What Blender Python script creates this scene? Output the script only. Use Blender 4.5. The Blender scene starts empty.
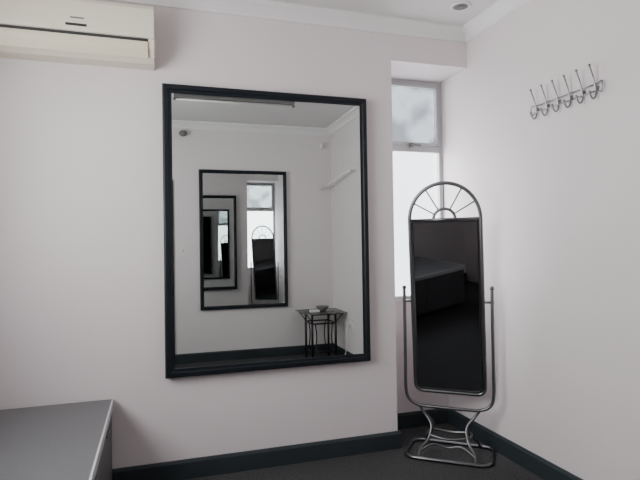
import bpy, bmesh, math
from mathutils import Vector, Matrix
R=math.radians
D=3.30; XR=2.20; XL=-1.15; YF=-0.10; H=2.97; YB=3.64; XP=1.59
col=bpy.context.scene.collection

# ---------- materials ----------
def mat(name,color,rough=0.6,metal=0.0,noise=0.0,nscale=20,bump=0.0,bscale=200,spec=0.5):
    m=bpy.data.materials.new(name); m.use_nodes=True
    nt=m.node_tree; b=nt.nodes['Principled BSDF']
    b.inputs['Base Color'].default_value=(*color,1); b.inputs['Roughness'].default_value=rough
    b.inputs['Metallic'].default_value=metal
    b.inputs['Specular IOR Level'].default_value=spec
    tc=nt.nodes.new('ShaderNodeTexCoord')
    if noise>0:
        n=nt.nodes.new('ShaderNodeTexNoise'); n.inputs['Scale'].default_value=nscale; n.inputs['Detail'].default_value=4
        r=nt.nodes.new('ShaderNodeValToRGB')
        r.color_ramp.elements[0].position=0.3; r.color_ramp.elements[1].position=0.7
        r.color_ramp.elements[0].color=(*[c*(1-noise) for c in color],1)
        r.color_ramp.elements[1].color=(*[min(1,c*(1+noise)) for c in color],1)
        nt.links.new(tc.outputs['Object'],n.inputs['Vector']); nt.links.new(n.outputs['Fac'],r.inputs['Fac'])
        nt.links.new(r.outputs['Color'],b.inputs['Base Color'])
    if bump>0:
        n2=nt.nodes.new('ShaderNodeTexNoise'); n2.inputs['Scale'].default_value=bscale; n2.inputs['Detail'].default_value=3
        bp=nt.nodes.new('ShaderNodeBump'); bp.inputs['Strength'].default_value=bump; bp.inputs['Distance'].default_value=0.004
        nt.links.new(tc.outputs['Object'],n2.inputs['Vector']); nt.links.new(n2.outputs['Fac'],bp.inputs['Height'])
        nt.links.new(bp.outputs['Normal'],b.inputs['Normal'])
    return m
M_wall=mat('wall_paint',(0.73,0.668,0.672),0.55,noise=0.015,nscale=1.5,bump=0.08,bscale=60,spec=0.3)
M_ceil=mat('ceiling_paint',(0.66,0.64,0.635),0.8)
M_corn=mat('cornice_paint',(0.76,0.74,0.735),0.6)
M_base=mat('skirting_paint',(0.028,0.036,0.040),0.45,spec=0.3)
M_carpet=mat('carpet',(0.060,0.060,0.062),0.95,noise=0.45,nscale=90,bump=1.0,bscale=220,spec=0.1)
M_frame=mat('black_frame',(0.005,0.008,0.012),0.45,spec=0.3)
M_black=mat('dark_steel',(0.17,0.17,0.175),0.30,metal=1.0)
M_iron=mat('black_iron',(0.012,0.012,0.014),0.4)
M_mirror=mat('mirror_glass',(0.64,0.67,0.66),0.0,metal=1.0)
M_mirror2=mat('mirror_glass_dark',(0.22,0.23,0.24),0.02,metal=1.0)
M_ac=mat('ac_plastic',(0.76,0.71,0.58),0.4)
M_ac2=mat('ac_flap_plastic',(0.72,0.66,0.50),0.4)
M_dark=mat('dark_slot',(0.02,0.02,0.02),0.6)
M_chrome=mat('brushed_metal',(0.26,0.26,0.27),0.3,metal=1.0)
M_top=mat('grey_laminate',(0.115,0.118,0.125),0.35,noise=0.08,nscale=120)
M_edge=mat('light_edge',(0.55,0.55,0.55),0.5)
M_body=mat('cabinet_body',(0.10,0.10,0.105),0.5)
M_white=mat('white_plastic',(0.75,0.74,0.72),0.45)
M_alu=mat('window_frame_paint',(0.46,0.47,0.48),0.45)
M_grey=mat('grey_plastic',(0.16,0.155,0.15),0.5)
def glassmat(name,tint,gl=0.06,rough=0.05,pattern=False):
    m=bpy.data.materials.new(name); m.use_nodes=True; nt=m.node_tree; nt.nodes.clear()
    o=nt.nodes.new('ShaderNodeOutputMaterial'); t=nt.nodes.new('ShaderNodeBsdfTransparent')
    g=nt.nodes.new('ShaderNodeBsdfGlossy'); g.inputs['Roughness'].default_value=rough
    mx=nt.nodes.new('ShaderNodeMixShader'); mx.inputs['Fac'].default_value=gl
    t.inputs['Color'].default_value=(*tint,1)
    if pattern:
        tc=nt.nodes.new('ShaderNodeTexCoord'); n=nt.nodes.new('ShaderNodeTexNoise'); n.inputs['Scale'].default_value=4
        r=nt.nodes.new('ShaderNodeValToRGB')
        r.color_ramp.elements[0].position=0.4; r.color_ramp.elements[1].position=0.6
        r.color_ramp.elements[0].color=(*[c*0.88 for c in tint],1); r.color_ramp.elements[1].color=(*[c*1.25 for c in tint],1)
        nt.links.new(tc.outputs['Object'],n.inputs['Vector']); nt.links.new(n.outputs['Fac'],r.inputs['Fac']); nt.links.new(r.outputs['Color'],t.inputs['Color'])
    nt.links.new(t.outputs[0],mx.inputs[1]); nt.links.new(g.outputs[0],mx.inputs[2]); nt.links.new(mx.outputs[0],o.inputs[0])
    return m
M_glass=glassmat('clear_glass',(0.95,0.96,0.96))
M_upper=glassmat('obscure_glass',(0.44,0.455,0.465),pattern=True)
M_tglass=glassmat('table_glass',(0.55,0.60,0.58),0.25)

# ---------- mesh helpers ----------
def finish(bm,name,m,parent=None,smooth=False,loc=None):
    me=bpy.data.meshes.new(name); bmesh.ops.recalc_face_normals(bm,faces=bm.faces); bm.to_mesh(me); bm.free()
    if smooth:
        for p in me.polygons: p.use_smooth=True
    ob=bpy.data.objects.new(name,me); col.objects.link(ob)
    me.materials.append(m)
    if parent: ob.parent=parent
    if loc: ob.location=loc
    return ob
def addbox(bm,b):
    x0,x1,y0,y1,z0,z1=b
    vs=[bm.verts.new(p) for p in [(x0,y0,z0),(x1,y0,z0),(x1,y1,z0),(x0,y1,z0),(x0,y0,z1),(x1,y0,z1),(x1,y1,z1),(x0,y1,z1)]]
    for f in [(0,3,2,1),(4,5,6,7),(0,1,5,4),(1,2,6,5),(2,3,7,6),(3,0,4,7)]: bm.faces.new([vs[i] for i in f])
def boxes(name,bl,m,parent=None,bevel=0.0):
    bm=bmesh.new()
    for b in bl: addbox(bm,b)
    if bevel>0: bmesh.ops.bevel(bm,geom=list(bm.edges),offset=bevel,segments=2,affect='EDGES',profile=0.5)
    return finish(bm,name,m,parent)
def extrude_profile(name,prof,a,b,m,parent=None,smooth=False):
    """prof: list of (out,z); a,b: (x,y) start/end on wall; out direction = left normal of a->b"""
    bm=bmesh.new(); a=Vector(a); b=Vector(b); d=(b-a).normalized(); n=Vector((-d.y,d.x))
    r=[[bm.verts.new((p.x+n.x*o,p.y+n.y*o,z)) for o,z in prof] for p in (a,b)]
    k=len(prof)
    for i in range(k): bm.faces.new([r[0][i],r[0][(i+1)%k],r[1][(i+1)%k],r[1][i]])
    bm.faces.new(r[0]); bm.faces.new(r[1])
    return finish(bm,name,m,parent,smooth)
def empty(name,loc=(0,0,0),rz=0):
    e=bpy.data.objects.new(name,None); e.empty_display_size=0.1; col.objects.link(e); e.location=loc; e.rotation_euler=(0,0,rz); return e
def smoothpath(pts,closed=False,seg=8):
    P=[Vector(p) for p in pts]; n=len(P); out=[]
    rng=range(n) if closed else range(n-1)
    for i in rng:
        if closed: p0,p1,p2,p3=P[(i-1)%n],P[i],P[(i+1)%n],P[(i+2)%n]
        else: p0,p1,p2,p3=P[max(i-1,0)],P[i],P[i+1],P[min(i+2,n-1)]
        for s in range(seg):
            t=s/seg
            out.append(0.5*((2*p1)+(-p0+p2)*t+(2*p0-5*p1+4*p2-p3)*t*t+(-p0+3*p1-3*p2+p3)*t**3))
    if not closed: out.append(P[-1])
    return out
def tube(name,pts,r,m,parent=None,closed=False,sides=10):
    P=[Vector(p) for p in pts]; n=len(P); bm=bmesh.new(); rings=[]
    prev=None
    for i,p in enumerate(P):
        if closed: t=(P[(i+1)%n]-P[i-1]).normalized()
        else: t=(P[min(i+1,n-1)]-P[max(i-1,0)]).normalized()
        if prev is None:
            u=t.orthogonal().normalized()
        else:
            u=(prev-t*prev.dot(t)).normalized()
        prev=u; v=t.cross(u)
        rings.append([bm.verts.new(p+(u*math.cos(2*math.pi*k/sides)+v*math.sin(2*math.pi*k/sides))*r) for k in range(sides)])
    def link(A,B,off=0):
        for k in range(sides): bm.faces.new([A[k],A[(k+1)%sides],B[(k+1+off)%sides],B[(k+off)%sides]])
    for i in range(n-1): link(rings[i],rings[i+1])
    if closed:
        best=min(range(sides),key=lambda o:(rings[-1][0].co-rings[0][o].co).length)
        link(rings[-1],rings[0],best)
    else:
        bm.faces.new(rings[0]); bm.faces.new(rings[-1])
    return finish(bm,name,m,parent,True)
def ball(name,c,r,m,parent=None,sc=(1,1,1)):
    bm=bmesh.new(); bmesh.ops.create_uvsphere(bm,u_segments=14,v_segments=8,radius=r)
    for v in bm.verts: v.co=Vector((v.co.x*sc[0]+c[0],v.co.y*sc[1]+c[1],v.co.z*sc[2]+c[2]))
    return finish(bm,name,m,parent,True)
def lathe(name,prof,c,m,parent=None,axis='z',segs=28):
    bm=bmesh.new(); rings=[]
    for r,h in prof:
        ring=[]
        for k in range(segs):
            a=2*math.pi*k/segs; x,y=r*math.cos(a),r*math.sin(a)
            p={'z':(x,y,h),'y':(x,h,y),'x':(h,x,y)}[axis]
            ring.append(bm.verts.new((p[0]+c[0],p[1]+c[1],p[2]+c[2])))
        rings.append(ring)
    for A,B in zip(rings,rings[1:]):
        for k in range(segs): bm.faces.new([A[k],A[(k+1)%segs],B[(k+1)%segs],B[k]])
    bm.faces.new(rings[0]); bm.faces.new(rings[-1])
    return finish(bm,name,m,parent,True)

# ---------- room shell ----------
DX0,DX1=-0.80,0.10
boxes('floor',[(XL-0.15,XR+0.15,-1.75,3.80,-0.1,0)],M_carpet)
boxes('ceiling',[(XL-0.15,XR+0.15,-1.75,3.80,H,H+0.1)],M_ceil)
boxes('wall_back',[(XL-0.15,XP,D,3.80,0,H),(XP,XR,D,3.80,2.70,H),(XP,XR,YB,3.80,0,0.985)],M_wall)
boxes('wall_right',[(XR,XR+0.15,-1.75,3.80,0,H)],M_wall)
wy0,wy1,wz0,wz1=0.85,2.55,1.25,2.55
boxes('wall_left',[(XL-0.15,XL,-1.75,wy0,0,H),(XL-0.15,XL,wy1,D,0,H),(XL-0.15,XL,wy0,wy1,0,wz0),(XL-0.15,XL,wy0,wy1,wz1,H)],M_wall)
boxes('wall_front',[(XL,DX0,YF-0.15,YF,0,H),(DX1,XR,YF-0.15,YF,0,H),(DX0,DX1,YF-0.15,YF,2.18,H)],M_wall)
boxes('wall_hallway',[(XL,XR,-1.75,-1.60,0,H)],M_wall)
dr=empty('door_1')
boxes('architrave',[(DX1,DX1+0.065,YF,YF+0.02,0,2.245),(DX0-0.065,DX0,YF,YF+0.02,0,2.245),(DX0,DX1,YF,YF+0.02,2.18,2.245)],M_frame,dr,0.003)
boxes('door_lining',[(DX1-0.015,DX1,YF-0.15,YF,0,2.18),(DX0,DX0+0.015,YF-0.15,YF,0,2.18),(DX0+0.015,DX1-0.015,YF-0.15,YF,2.165,2.18)],M_frame,dr)
bp=[(0,0),(0.018,0),(0.018,0.100),(0.010,0.117),(0,0.117)]
extrude_profile('baseboard_back',bp,(XP+0.018,D),(XL,D),M_base)
extrude_profile('baseboard_recess_side',bp,(XP,YB),(XP,D-0.0),M_base)
extrude_profile('baseboard_recess',bp,(XR,YB),(XP,YB),M_base)
extrude_profile('baseboard_right',bp,(XR,YF),(XR,YB),M_base)
extrude_profile('baseboard_left',bp,(XL,D),(XL,YF),M_base)
extrude_profile('baseboard_front',bp,(DX1+0.065,YF),(XR,YF),M_base)
cp=[(0,H),(0,H-0.085),(0.012,H-0.085),(0.016,H-0.070),(0.030,H-0.050),(0.052,H-0.032),(0.074,H-0.022),(0.082,H-0.014),(0.082,H)]
extrude_profile('trim_1',cp,(XR,D),(XL,D),M_corn)
extrude_profile('trim_2',cp,(XR,YF),(XR,D),M_corn)
extrude_profile('trim_3',cp,(XL,YF),(XR,YF),M_corn)
extrude_profile('trim_4',cp,(XL,D),(XL,YF),M_corn)

# ---------- window in recess ----------
w=empty('window_1')
y0=YB+0.02; y1=YB+0.06
boxes('outer_frame',[(XP,XP+0.03,y0,y1,0.985,2.70),(XR-0.03,XR,y0,y1,0.985,2.70),(XP+0.03,XR-0.03,y0,y1,0.985,1.01),(XP+0.03,XR-0.03,y0,y1,2.67,2.70),(XP+0.03,XR-0.03,y0,y1,2.135,2.185)],M_alu,w,0.003)
boxes('vent_sash',[(XP+0.03,XP+0.055,y0-0.01,y1-0.01,2.185,2.67),(XR-0.055,XR-0.03,y0-0.01,y1-0.01,2.185,2.67),(XP+0.055,XR-0.055,y0-0.01,y1-0.01,2.185,2.21),(XP+0.055,XR-0.055,y0-0.01,y1-0.01,2.645,2.67)],M_alu,w,0.003)
boxes('lower_pane',[(XP+0.03,XR-0.03,y0+0.02,y0+0.024,1.01,2.135)],M_glass,w)
boxes('upper_pane',[(XP+0.055,XR-0.055,y0+0.01,y0+0.014,2.21,2.645)],M_upper,w)
boxes('latch',[(1.90,1.93,y0-0.03,y0-0.008,2.165,2.20),(1.91,1.99,y0-0.04,y0-0.028,2.175,2.19)],M_grey,w,0.003)
boxes('trim_5',[(XP,XR,YB-0.01,YB+0.02,0.972,0.985)],M_wall)
w2=empty('window_2')
xa,xb=XL-0.09,XL-0.05; ym=(wy0+wy1)/2
boxes('frame',[(xa,xb,wy0,wy0+0.05,wz0,wz1),(xa,xb,wy1-0.05,wy1,wz0,wz1),(xa,xb,wy0+0.05,wy1-0.05,wz0,wz0+0.05),(xa,xb,wy0+0.05,wy1-0.05,wz1-0.05,wz1),(xa,xb,ym-0.015,ym+0.015,wz0+0.05,wz1-0.05)],M_alu,w2,0.003)
boxes('glass',[(xa+0.015,xa+0.02,wy0+0.05,wy1-0.05,wz0+0.05,wz1-0.05)],M_glass,w2)

# ---------- wall mirrors ----------
def wall_mirror(x0,x1,z0,z1,yw,sgn,fw,depth,gl,rot=0.0):
    """sgn=-1: faces -Y (back wall); +1: faces +Y. gl: glass offset from wall"""
    e=empty('wall_mirror',((x0+x1)/2,yw,(z0+z1)/2))
    hw,hh=(x1-x0)/2,(z1-z0)/2
    prof=[(0,0.0),(0,depth*0.8),(0.004,depth*0.95),(0.010,depth),(fw*0.55,depth),(fw*0.66,depth*0.92),(fw*0.72,depth*0.90),(fw*0.95,depth*0.90),(fw,depth*0.88),(fw,0.0)]
    bm=bmesh.new(); rings=[]
    for cx,cz in ((-1,-1),(1,-1),(1,1),(-1,1)):
        rings.append([bm.verts.new((cx*(hw-o),sgn*dd,cz*(hh-o))) for o,dd in prof])
    k=len(prof)
    for i in range(4):
        A,B=rings[i],rings[(i+1)%4]
        for j in range(k-1): bm.faces.new([A[j],A[j+1],B[j+1],B[j]])
    finish(bm,'frame',M_frame,e)
    a,b=sorted((sgn*(gl-0.004),sgn*gl))
    g=boxes('glass',[(-hw+fw-0.002,hw-fw+0.002,a,b,-hh+fw-0.002,hh-fw+0.002)],M_mirror,e); g.rotation_euler=(0,0,rot)
    a,b=sorted((0,sgn*(gl-0.012)))
    boxes('backing',[(-hw+fw,hw-fw,a,b,-hh+fw,hh-fw)],M_dark,e)
    return e
wall_mirror(0.050,1.376,0.628,2.400,D,-1,0.054,0.062,0.050,R(-0.44))
wall_mirror(0.475,1.583,0.64,2.385,YF,1,0.045,0.040,0.030)

# ---------- air conditioner ----------
ac=empty('air_conditioner',(0,0,0.012))
bx0,bx1=-0.84,0.014
def acprof(name,prof,x0,x1,m,bev=0):
    bm=bmesh.new()
    r=[[bm.verts.new((x,D-o,z)) for o,z in prof] for x in (x0,x1)]
    k=len(prof)
    for i in range(k): bm.faces.new([r[0][i],r[0][(i+1)%k],r[1][(i+1)%k],r[1][i]])
    f1=bm.faces.new(r[0]); f2=bm.faces.new(r[1])
    if bev:
        es=list(set(list(f1.edges)+list(f2.edges)))
        bmesh.ops.bevel(bm,geom=es,offset=bev,segments=3,affect='EDGES')
    return finish(bm,name,m,ac)
acprof('body',[(0,2.475),(0,2.79),(0.15,2.79),(0.178,2.78),(0.186,2.755),(0.186,2.578),(0.176,2.543),(0.150,2.500),(0.11,2.475)],bx0,bx1,M_ac,0.008)
acprof('front_panel',[(0.17,2.596),(0.17,2.783),(0.184,2.781),(0.196,2.76),(0.201,2.715),(0.201,2.618),(0.196,2.596)],bx0+0.006,bx1-0.006,M_ac,0.004)
acprof('air_slot',[(0.15,2.575),(0.15,2.593),(0.190,2.593),(0.186,2.575)],bx0+0.03,bx1-0.04,M_dark)
acprof('louver_flap',[(0.160,2.490),(0.165,2.573),(0.193,2.575),(0.192,2.558),(0.184,2.530),(0.166,2.500)],bx0+0.03,bx1-0.04,M_ac2,0.003)
acprof('display_window',[(0.195,2.621),(0.195,2.635),(0.203,2.635),(0.203,2.621)],-0.455,-0.345,M_dark,0.002)
acprof('label',[(0.195,2.662),(0.195,2.670),(0.2025,2.670),(0.2025,2.662)],-0.43,-0.36,M_grey)

# ---------- cheval mirror ----------
phi=R(17.6+21.5)
ch=empty('cheval_mirror',(1.868,3.085,0),-phi)
tilt=R(5.6); zp=1.02
def T(x,y,z):
    dz=z-zp; return Vector((x,y*math.cos(tilt)-dz*math.sin(tilt),zp+dz*math.cos(tilt)+y*math.sin(tilt)))
hw=0.232; zt=1.572; zb=0.392
def outline(h,zb,r):
    p=[]
    for k in range(7):
        a=R(180+90*k/6); p.append((-h+r+r*math.cos(a),zb+r+r*math.sin(a)))
    for k in range(7):
        a=R(270+90*k/6); p.append((h-r+r*math.cos(a),zb+r+r*math.sin(a)))
    return p
o=outline(hw,zb,0.05)
path=o+[(hw*math.cos(R(180*k/24)),zt+(hw+0.010)*math.sin(R(180*k/24))) for k in range(25)]
tube('swing_frame',[T(x,0,z) for x,z in path],0.013,M_black,ch,True)
tube('cross_bar',[T(-hw,0,zt),T(hw,0,zt)],0.011,M_black,ch)
tube('inner_arch',smoothpath([T(0.072*math.cos(R(180*k/10)),0,zt+0.072*math.sin(R(180*k/10))) for k in range(11)],False,3),0.010,M_black,ch)
for i,a in enumerate((30,60,90,120,150)):
    a=R(a); tube('spoke_%d'%(i+1),[T(0.072*math.cos(a),0,zt+0.072*math.sin(a)),T(hw*math.cos(a),0,zt+hw*math.sin(a))],0.005,M_black,ch,sides=8)
def panel(name,h,zb,zt,r,ya,yb,m):
    bm=bmesh.new(); pl=outline(h,zb,r)+[(h,zt),(-h,zt)]
    A=[bm.verts.new(T(x,ya,z)) for x,z in pl]; B=[bm.verts.new(T(x,yb,z)) for x,z in pl]; k=len(pl)
    bm.faces.new(A); bm.faces.new(B)
    for i in range(k): bm.faces.new([A[i],A[(i+1)%k],B[(i+1)%k],B[i]])
    return finish(bm,name,m,ch)
panel('glass',hw-0.012,zb+0.012,zt-0.010,0.04,-0.004,0.0,M_mirror2)
panel('back_board',hw-0.008,zb+0.008,zt-0.008,0.045,0.001,0.008,M_dark)
tube('inner_bead',[T(x,-0.006,z) for x,z in outline(hw-0.018,zb+0.018,0.038)+[(hw-0.018,zt-0.016),(-hw+0.018,zt-0.016)]],0.006,M_iron,ch,True,8)
sw=0.289
u=[(-sw,0,1.105),(-sw,0,0.9),(-sw,0,0.6),(-sw,0,0.42),(-sw+0.022,0,0.345),(-sw+0.085,0,0.31),(-0.1,0,0.305),(0.1,0,0.305),(sw-0.085,0,0.31),(sw-0.022,0,0.345),(sw,0,0.42),(sw,0,0.6),(sw,0,0.9),(sw,0,1.105)]
tube('upright_yoke',smoothpath(u),0.011,M_black,ch)
for s,n in ((-1,'left'),(1,'right')):
    ball('finial_'+n,(s*sw,0,1.112),0.015,M_black,ch)
    tube('pivot_'+n,[(s*(sw+0.012),0,zp),(s*(hw-0.005),0,zp)],0.008,M_black,ch)
    for t,f in ((-1,'front'),(1,'rear')):
        tube('leg_%s_%s'%(n,f),smoothpath([(s*0.20,0,0.308),(s*0.165,t*0.004,0.26),(s*0.115,t*0.03,0.19),(s*0.13,t*0.07,0.11),(s*0.17,t*0.115,0.06),(s*0.18,t*0.155,0.020)]),0.009,M_black,ch)
rr=0.075; bw,bd=0.275,0.168; bl=[]
for cx,cy,a0 in ((1,1,0),(-1,1,90),(-1,-1,180),(1,-1,270)):
    for k in range(6):
        a=R(a0+90*k/5); bl.append((cx*(bw-rr)+rr*math.cos(a),cy*(bd-rr)+rr*math.sin(a),0.013))
tube('base_loop',bl,0.012,M_black,ch,True)
tube('base_stretcher',smoothpath([(-0.125,-0.055,0.135),(0,-0.075,0.12),(0.125,-0.055,0.135),(0.14,0,0.13),(0.125,0.055,0.135),(0,0.075,0.12),(-0.125,0.055,0.135),(-0.14,0,0.13)],True),0.008,M_black,ch,True)
tube('lower_brace',smoothpath([(-0.178,-0.13,0.045),(-0.09,-0.10,0.09),(0,-0.095,0.075),(0.09,-0.10,0.09),(0.178,-0.13,0.045)]),0.007,M_black,ch)

# ---------- low cabinet ----------
cb=empty('storage_cabinet',(0,0,0))
cx0,cx1,cy0,cy1=XL+0.02,-0.240,0.80,D-0.02
ZT=0.530
boxes('top',[(cx0,cx1-0.010,cy0+0.006,cy1,ZT-0.024,ZT)],M_top,cb)
boxes('top_edging',[(cx1-0.010,cx1,cy0,cy1,ZT-0.042,ZT+0.001),(cx0,cx1-0.010,cy0,cy0+0.006,ZT-0.042,ZT+0.001)],M_edge,cb,0.001)
boxes('carcass',[(cx0,cx1-0.03,cy0+0.02,cy1,0.06,ZT-0.024)],M_body,cb)
boxes('plinth',[(cx0,cx1-0.07,cy0+0.05,cy1,0.0,0.06)],M_dark,cb)
n=4; ww=(cy1-cy0-0.03)/n
boxes('door_panels',[(cx1-0.03,cx1-0.012,cy0+0.025+i*ww,cy0+0.021+(i+1)*ww,0.07,ZT-0.047) for i in range(n)],M_body,cb,0.002)
boxes('handles',[(cx1-0.012,cx1-0.002,cy0+0.02+i*ww+ww*0.4,cy0+0.02+i*ww+ww*0.6,0.43,0.44) for i in range(n)],M_chrome,cb,0.002)

# ---------- coat rack ----------
cr=empty('coat_hook_rack',(XR,2.342,2.205))
L=0.235
tube('rail_top',[(-0.016,-L,0.018),(-0.016,L,0.018)],0.0035,M_chrome,cr)
tube('rail_bottom',[(-0.016,-L,-0.018),(-0.016,L,-0.018)],0.0035,M_chrome,cr)
for s,nm in ((-1,'near'),(1,'far')):
    tube('scroll_'+nm,smoothpath([(-0.016,s*L,0.018),(-0.016,s*(L+0.022),0.025),(-0.018,s*(L+0.030),0.0),(-0.016,s*(L+0.018),-0.030),(-0.016,s*L,-0.018)]),0.0035,M_chrome,cr)
for i in range(6):
    y=-L+0.015+i*(2*L-0.03)/5
    lathe('mount_%d'%(i+1),[(0.010,0.0),(0.010,-0.006),(0.005,-0.018)],(0,y,0),M_chrome,cr,'x',12)
    tube('hook_upper_%d'%(i+1),smoothpath([(-0.012,y,-0.035),(-0.018,y,0.0),(-0.028,y,0.045),(-0.042,y,0.080),(-0.054,y,0.110)],False,6),0.0045,M_chrome,cr)
    ball('tip_upper_%d'%(i+1),(-0.055,y,0.112),0.0075,M_chrome,cr)
    tube('hook_lower_%d'%(i+1),smoothpath([(-0.014,y,-0.01),(-0.018,y,-0.045),(-0.034,y,-0.060),(-0.050,y,-0.046),(-0.056,y,-0.028)],False,6),0.0045,M_chrome,cr)
    ball('tip_lower_%d'%(i+1),(-0.057,y,-0.026),0.0075,M_chrome,cr)

# ---------- white hanging rail (seen only in the mirror) ----------
hr=empty('hanging_rail',(0,0,0))
tube('bar',[(2.07,YF+0.004,2.17),(2.13,0.86,2.29)],0.013,M_white,hr)
for i,t in enumerate((0.08,0.30,0.52,0.74,0.96)):
    p=Vector((2.07,YF,2.17)).lerp(Vector((2.13,0.86,2.29)),t)
    tube('peg_%d'%(i+1),[p,p+Vector((-0.03,0,-0.035))],0.006,M_white,hr)
tube('bracket_far',[(2.13,0.84,2.288),(XR,0.84,2.288)],0.009,M_white,hr)
tube('bracket_near',[(2.08,0.05,2.188),(XR,0.05,2.188)],0.009,M_white,hr)

# ---------- ceiling vent ----------
dl=empty('ceiling_vent',(1.93,2.95,H))
lathe('rim',[(0.068,0),(0.068,-0.006),(0.060,-0.012),(0.050,-0.008),(0.047,-0.001)],(0,0,0),M_white,dl)
lathe('cone',[(0.048,-0.0085),(0.044,-0.0095)],(0,0,0),M_grey,dl)
lathe('centre',[(0.026,-0.009),(0.026,-0.014),(0.018,-0.018)],(0,0,0),M_grey,dl)

# ---------- fluorescent fitting ----------
fl=empty('fluorescent_light_fitting',(0.78,1.13,H))
boxes('housing',[(-0.62,0.62,-0.045,0.045,-0.05,0)],M_grey,fl,0.006)
boxes('end_caps',[(-0.625,-0.600,-0.025,0.025,-0.075,-0.05),(0.600,0.625,-0.025,0.025,-0.075,-0.05)],M_grey,fl,0.004)
tube('tube_lamp',[(-0.60,0,-0.063),(0.60,0,-0.063)],0.010,M_white,fl)

# ---------- sensors, switch, socket ----------
s1=empty('motion_sensor',(0.29,YF,2.82))
boxes('mount',[(-0.02,0.02,0,0.03,-0.03,0.03)],M_white,s1,0.004)
ball('head',(0,0.045,0.0),0.045,M_grey,s1,(1.1,0.7,0.9))
s2=empty('motion_sensor',(2.06,YF,2.74))
boxes('mount',[(-0.02,0.02,0,0.02,-0.03,0.03)],M_white,s2,0.004)
ball('head',(0,0.035,0.0),0.035,M_white,s2,(0.8,0.7,1.2))
s3=empty('light_switch',(0.28,YF,1.38))
boxes('plate',[(-0.04,0.04,0,0.009,-0.055,0.055)],M_white,s3,0.003)
boxes('rocker',[(-0.012,0.012,0.009,0.014,-0.02,0.02)],M_edge,s3,0.002)
s4=empty('power_outlet',(XR,0.60,0.47))
boxes('plate',[(-0.010,0,-0.06,0.06,-0.045,0.045)],M_white,s4,0.003)
boxes('plug',[(-0.05,-0.010,-0.03,0.02,-0.025,0.02)],M_white,s4,0.006)
tube('cord',smoothpath([(-0.045,0.0,-0.02),(-0.055,0.0,-0.10),(-0.04,-0.05,-0.25),(-0.05,-0.12,-0.46)]),0.004,M_white,s4)

# ---------- side table ----------
tb=empty('side_table',(1.92,0.25,0))
boxes('glass_top',[(-0.27,0.27,-0.25,0.25,0.588,0.598)],M_tglass,tb,0.002)
tw,td=0.15,0.15
for i,(sx,sy) in enumerate(((-1,-1),(1,-1),(1,1),(-1,1))):
    tube('leg_%d'%(i+1),[(sx*tw,sy*td,0),(sx*tw,sy*td,0.575)],0.014,M_iron,tb)
    tube('leg_inner_%d'%(i+1),smoothpath([(sx*(tw-0.04),sy*td,0.12),(sx*(tw-0.055),sy*td,0.3),(sx*(tw-0.04),sy*td,0.46)]),0.008,M_iron,tb)
    tube('bracket_%d'%(i+1),smoothpath([(sx*tw,sy*td,0.47),(sx*(tw+0.04),sy*(td+0.03),0.53),(sx*(tw+0.08),sy*(td+0.06),0.58)]),0.007,M_iron,tb)
for z in (0.12,0.46,0.572):
    tube('stretcher_%d'%int(z*100),[(-tw,-td,z),(tw,-td,z),(tw,td,z),(-tw,td,z)],0.010,M_iron,tb,True)
dsh=empty('glass_bowl',(1.94,0.28,0.598))
lathe('bowl',[(0.035,0.0),(0.04,0.006),(0.075,0.045),(0.085,0.065),(0.080,0.065),(0.07,0.046),(0.03,0.012)],(0,0,0),M_grey,dsh)
bx=empty('tissue_packet',(1.82,0.34,0.598))
boxes('packet',[(-0.06,0.06,-0.03,0.03,0,0.028)],M_white,bx,0.005)

# ---------- lights ----------
def area(name,loc,rot,sx,sy,p,c):
    l=bpy.data.lights.new(name,'AREA'); l.shape='RECTANGLE'; l.size=sx; l.size_y=sy; l.energy=p; l.color=c
    o=bpy.data.objects.new(name,l); col.objects.link(o); o.location=loc; o.rotation_euler=rot
area('window_daylight_side',(XL-0.30,(wy0+wy1)/2,(wz0+wz1)/2),(0,R(-90),0),1.5,1.8,108,(1.0,0.98,0.965))
area('window_daylight_recess',((XP+XR)/2,3.95,1.85),(R(-90),0,0),0.75,1.8,38,(0.99,0.985,1.0))
wd=bpy.data.worlds.new('overcast_sky'); bpy.context.scene.world=wd; wd.use_nodes=True
b=wd.node_tree.nodes['Background']; b.inputs[0].default_value=(0.90,0.94,1,1); b.inputs[1].default_value=4.5

# ---------- camera ----------
cam=bpy.data.cameras.new('camera'); co=bpy.data.objects.new('camera',cam); col.objects.link(co)
cam.sensor_width=36; cam.lens=520/640*36; cam.clip_start=0.02
co.matrix_world=Matrix.Translation((0,0,1.4))@Matrix.Rotation(R(-17.6),4,'Z')@Matrix.Rotation(R(90.77),4,'X')@Matrix.Rotation(R(-0.89),4,'Z')
bpy.context.scene.camera=co
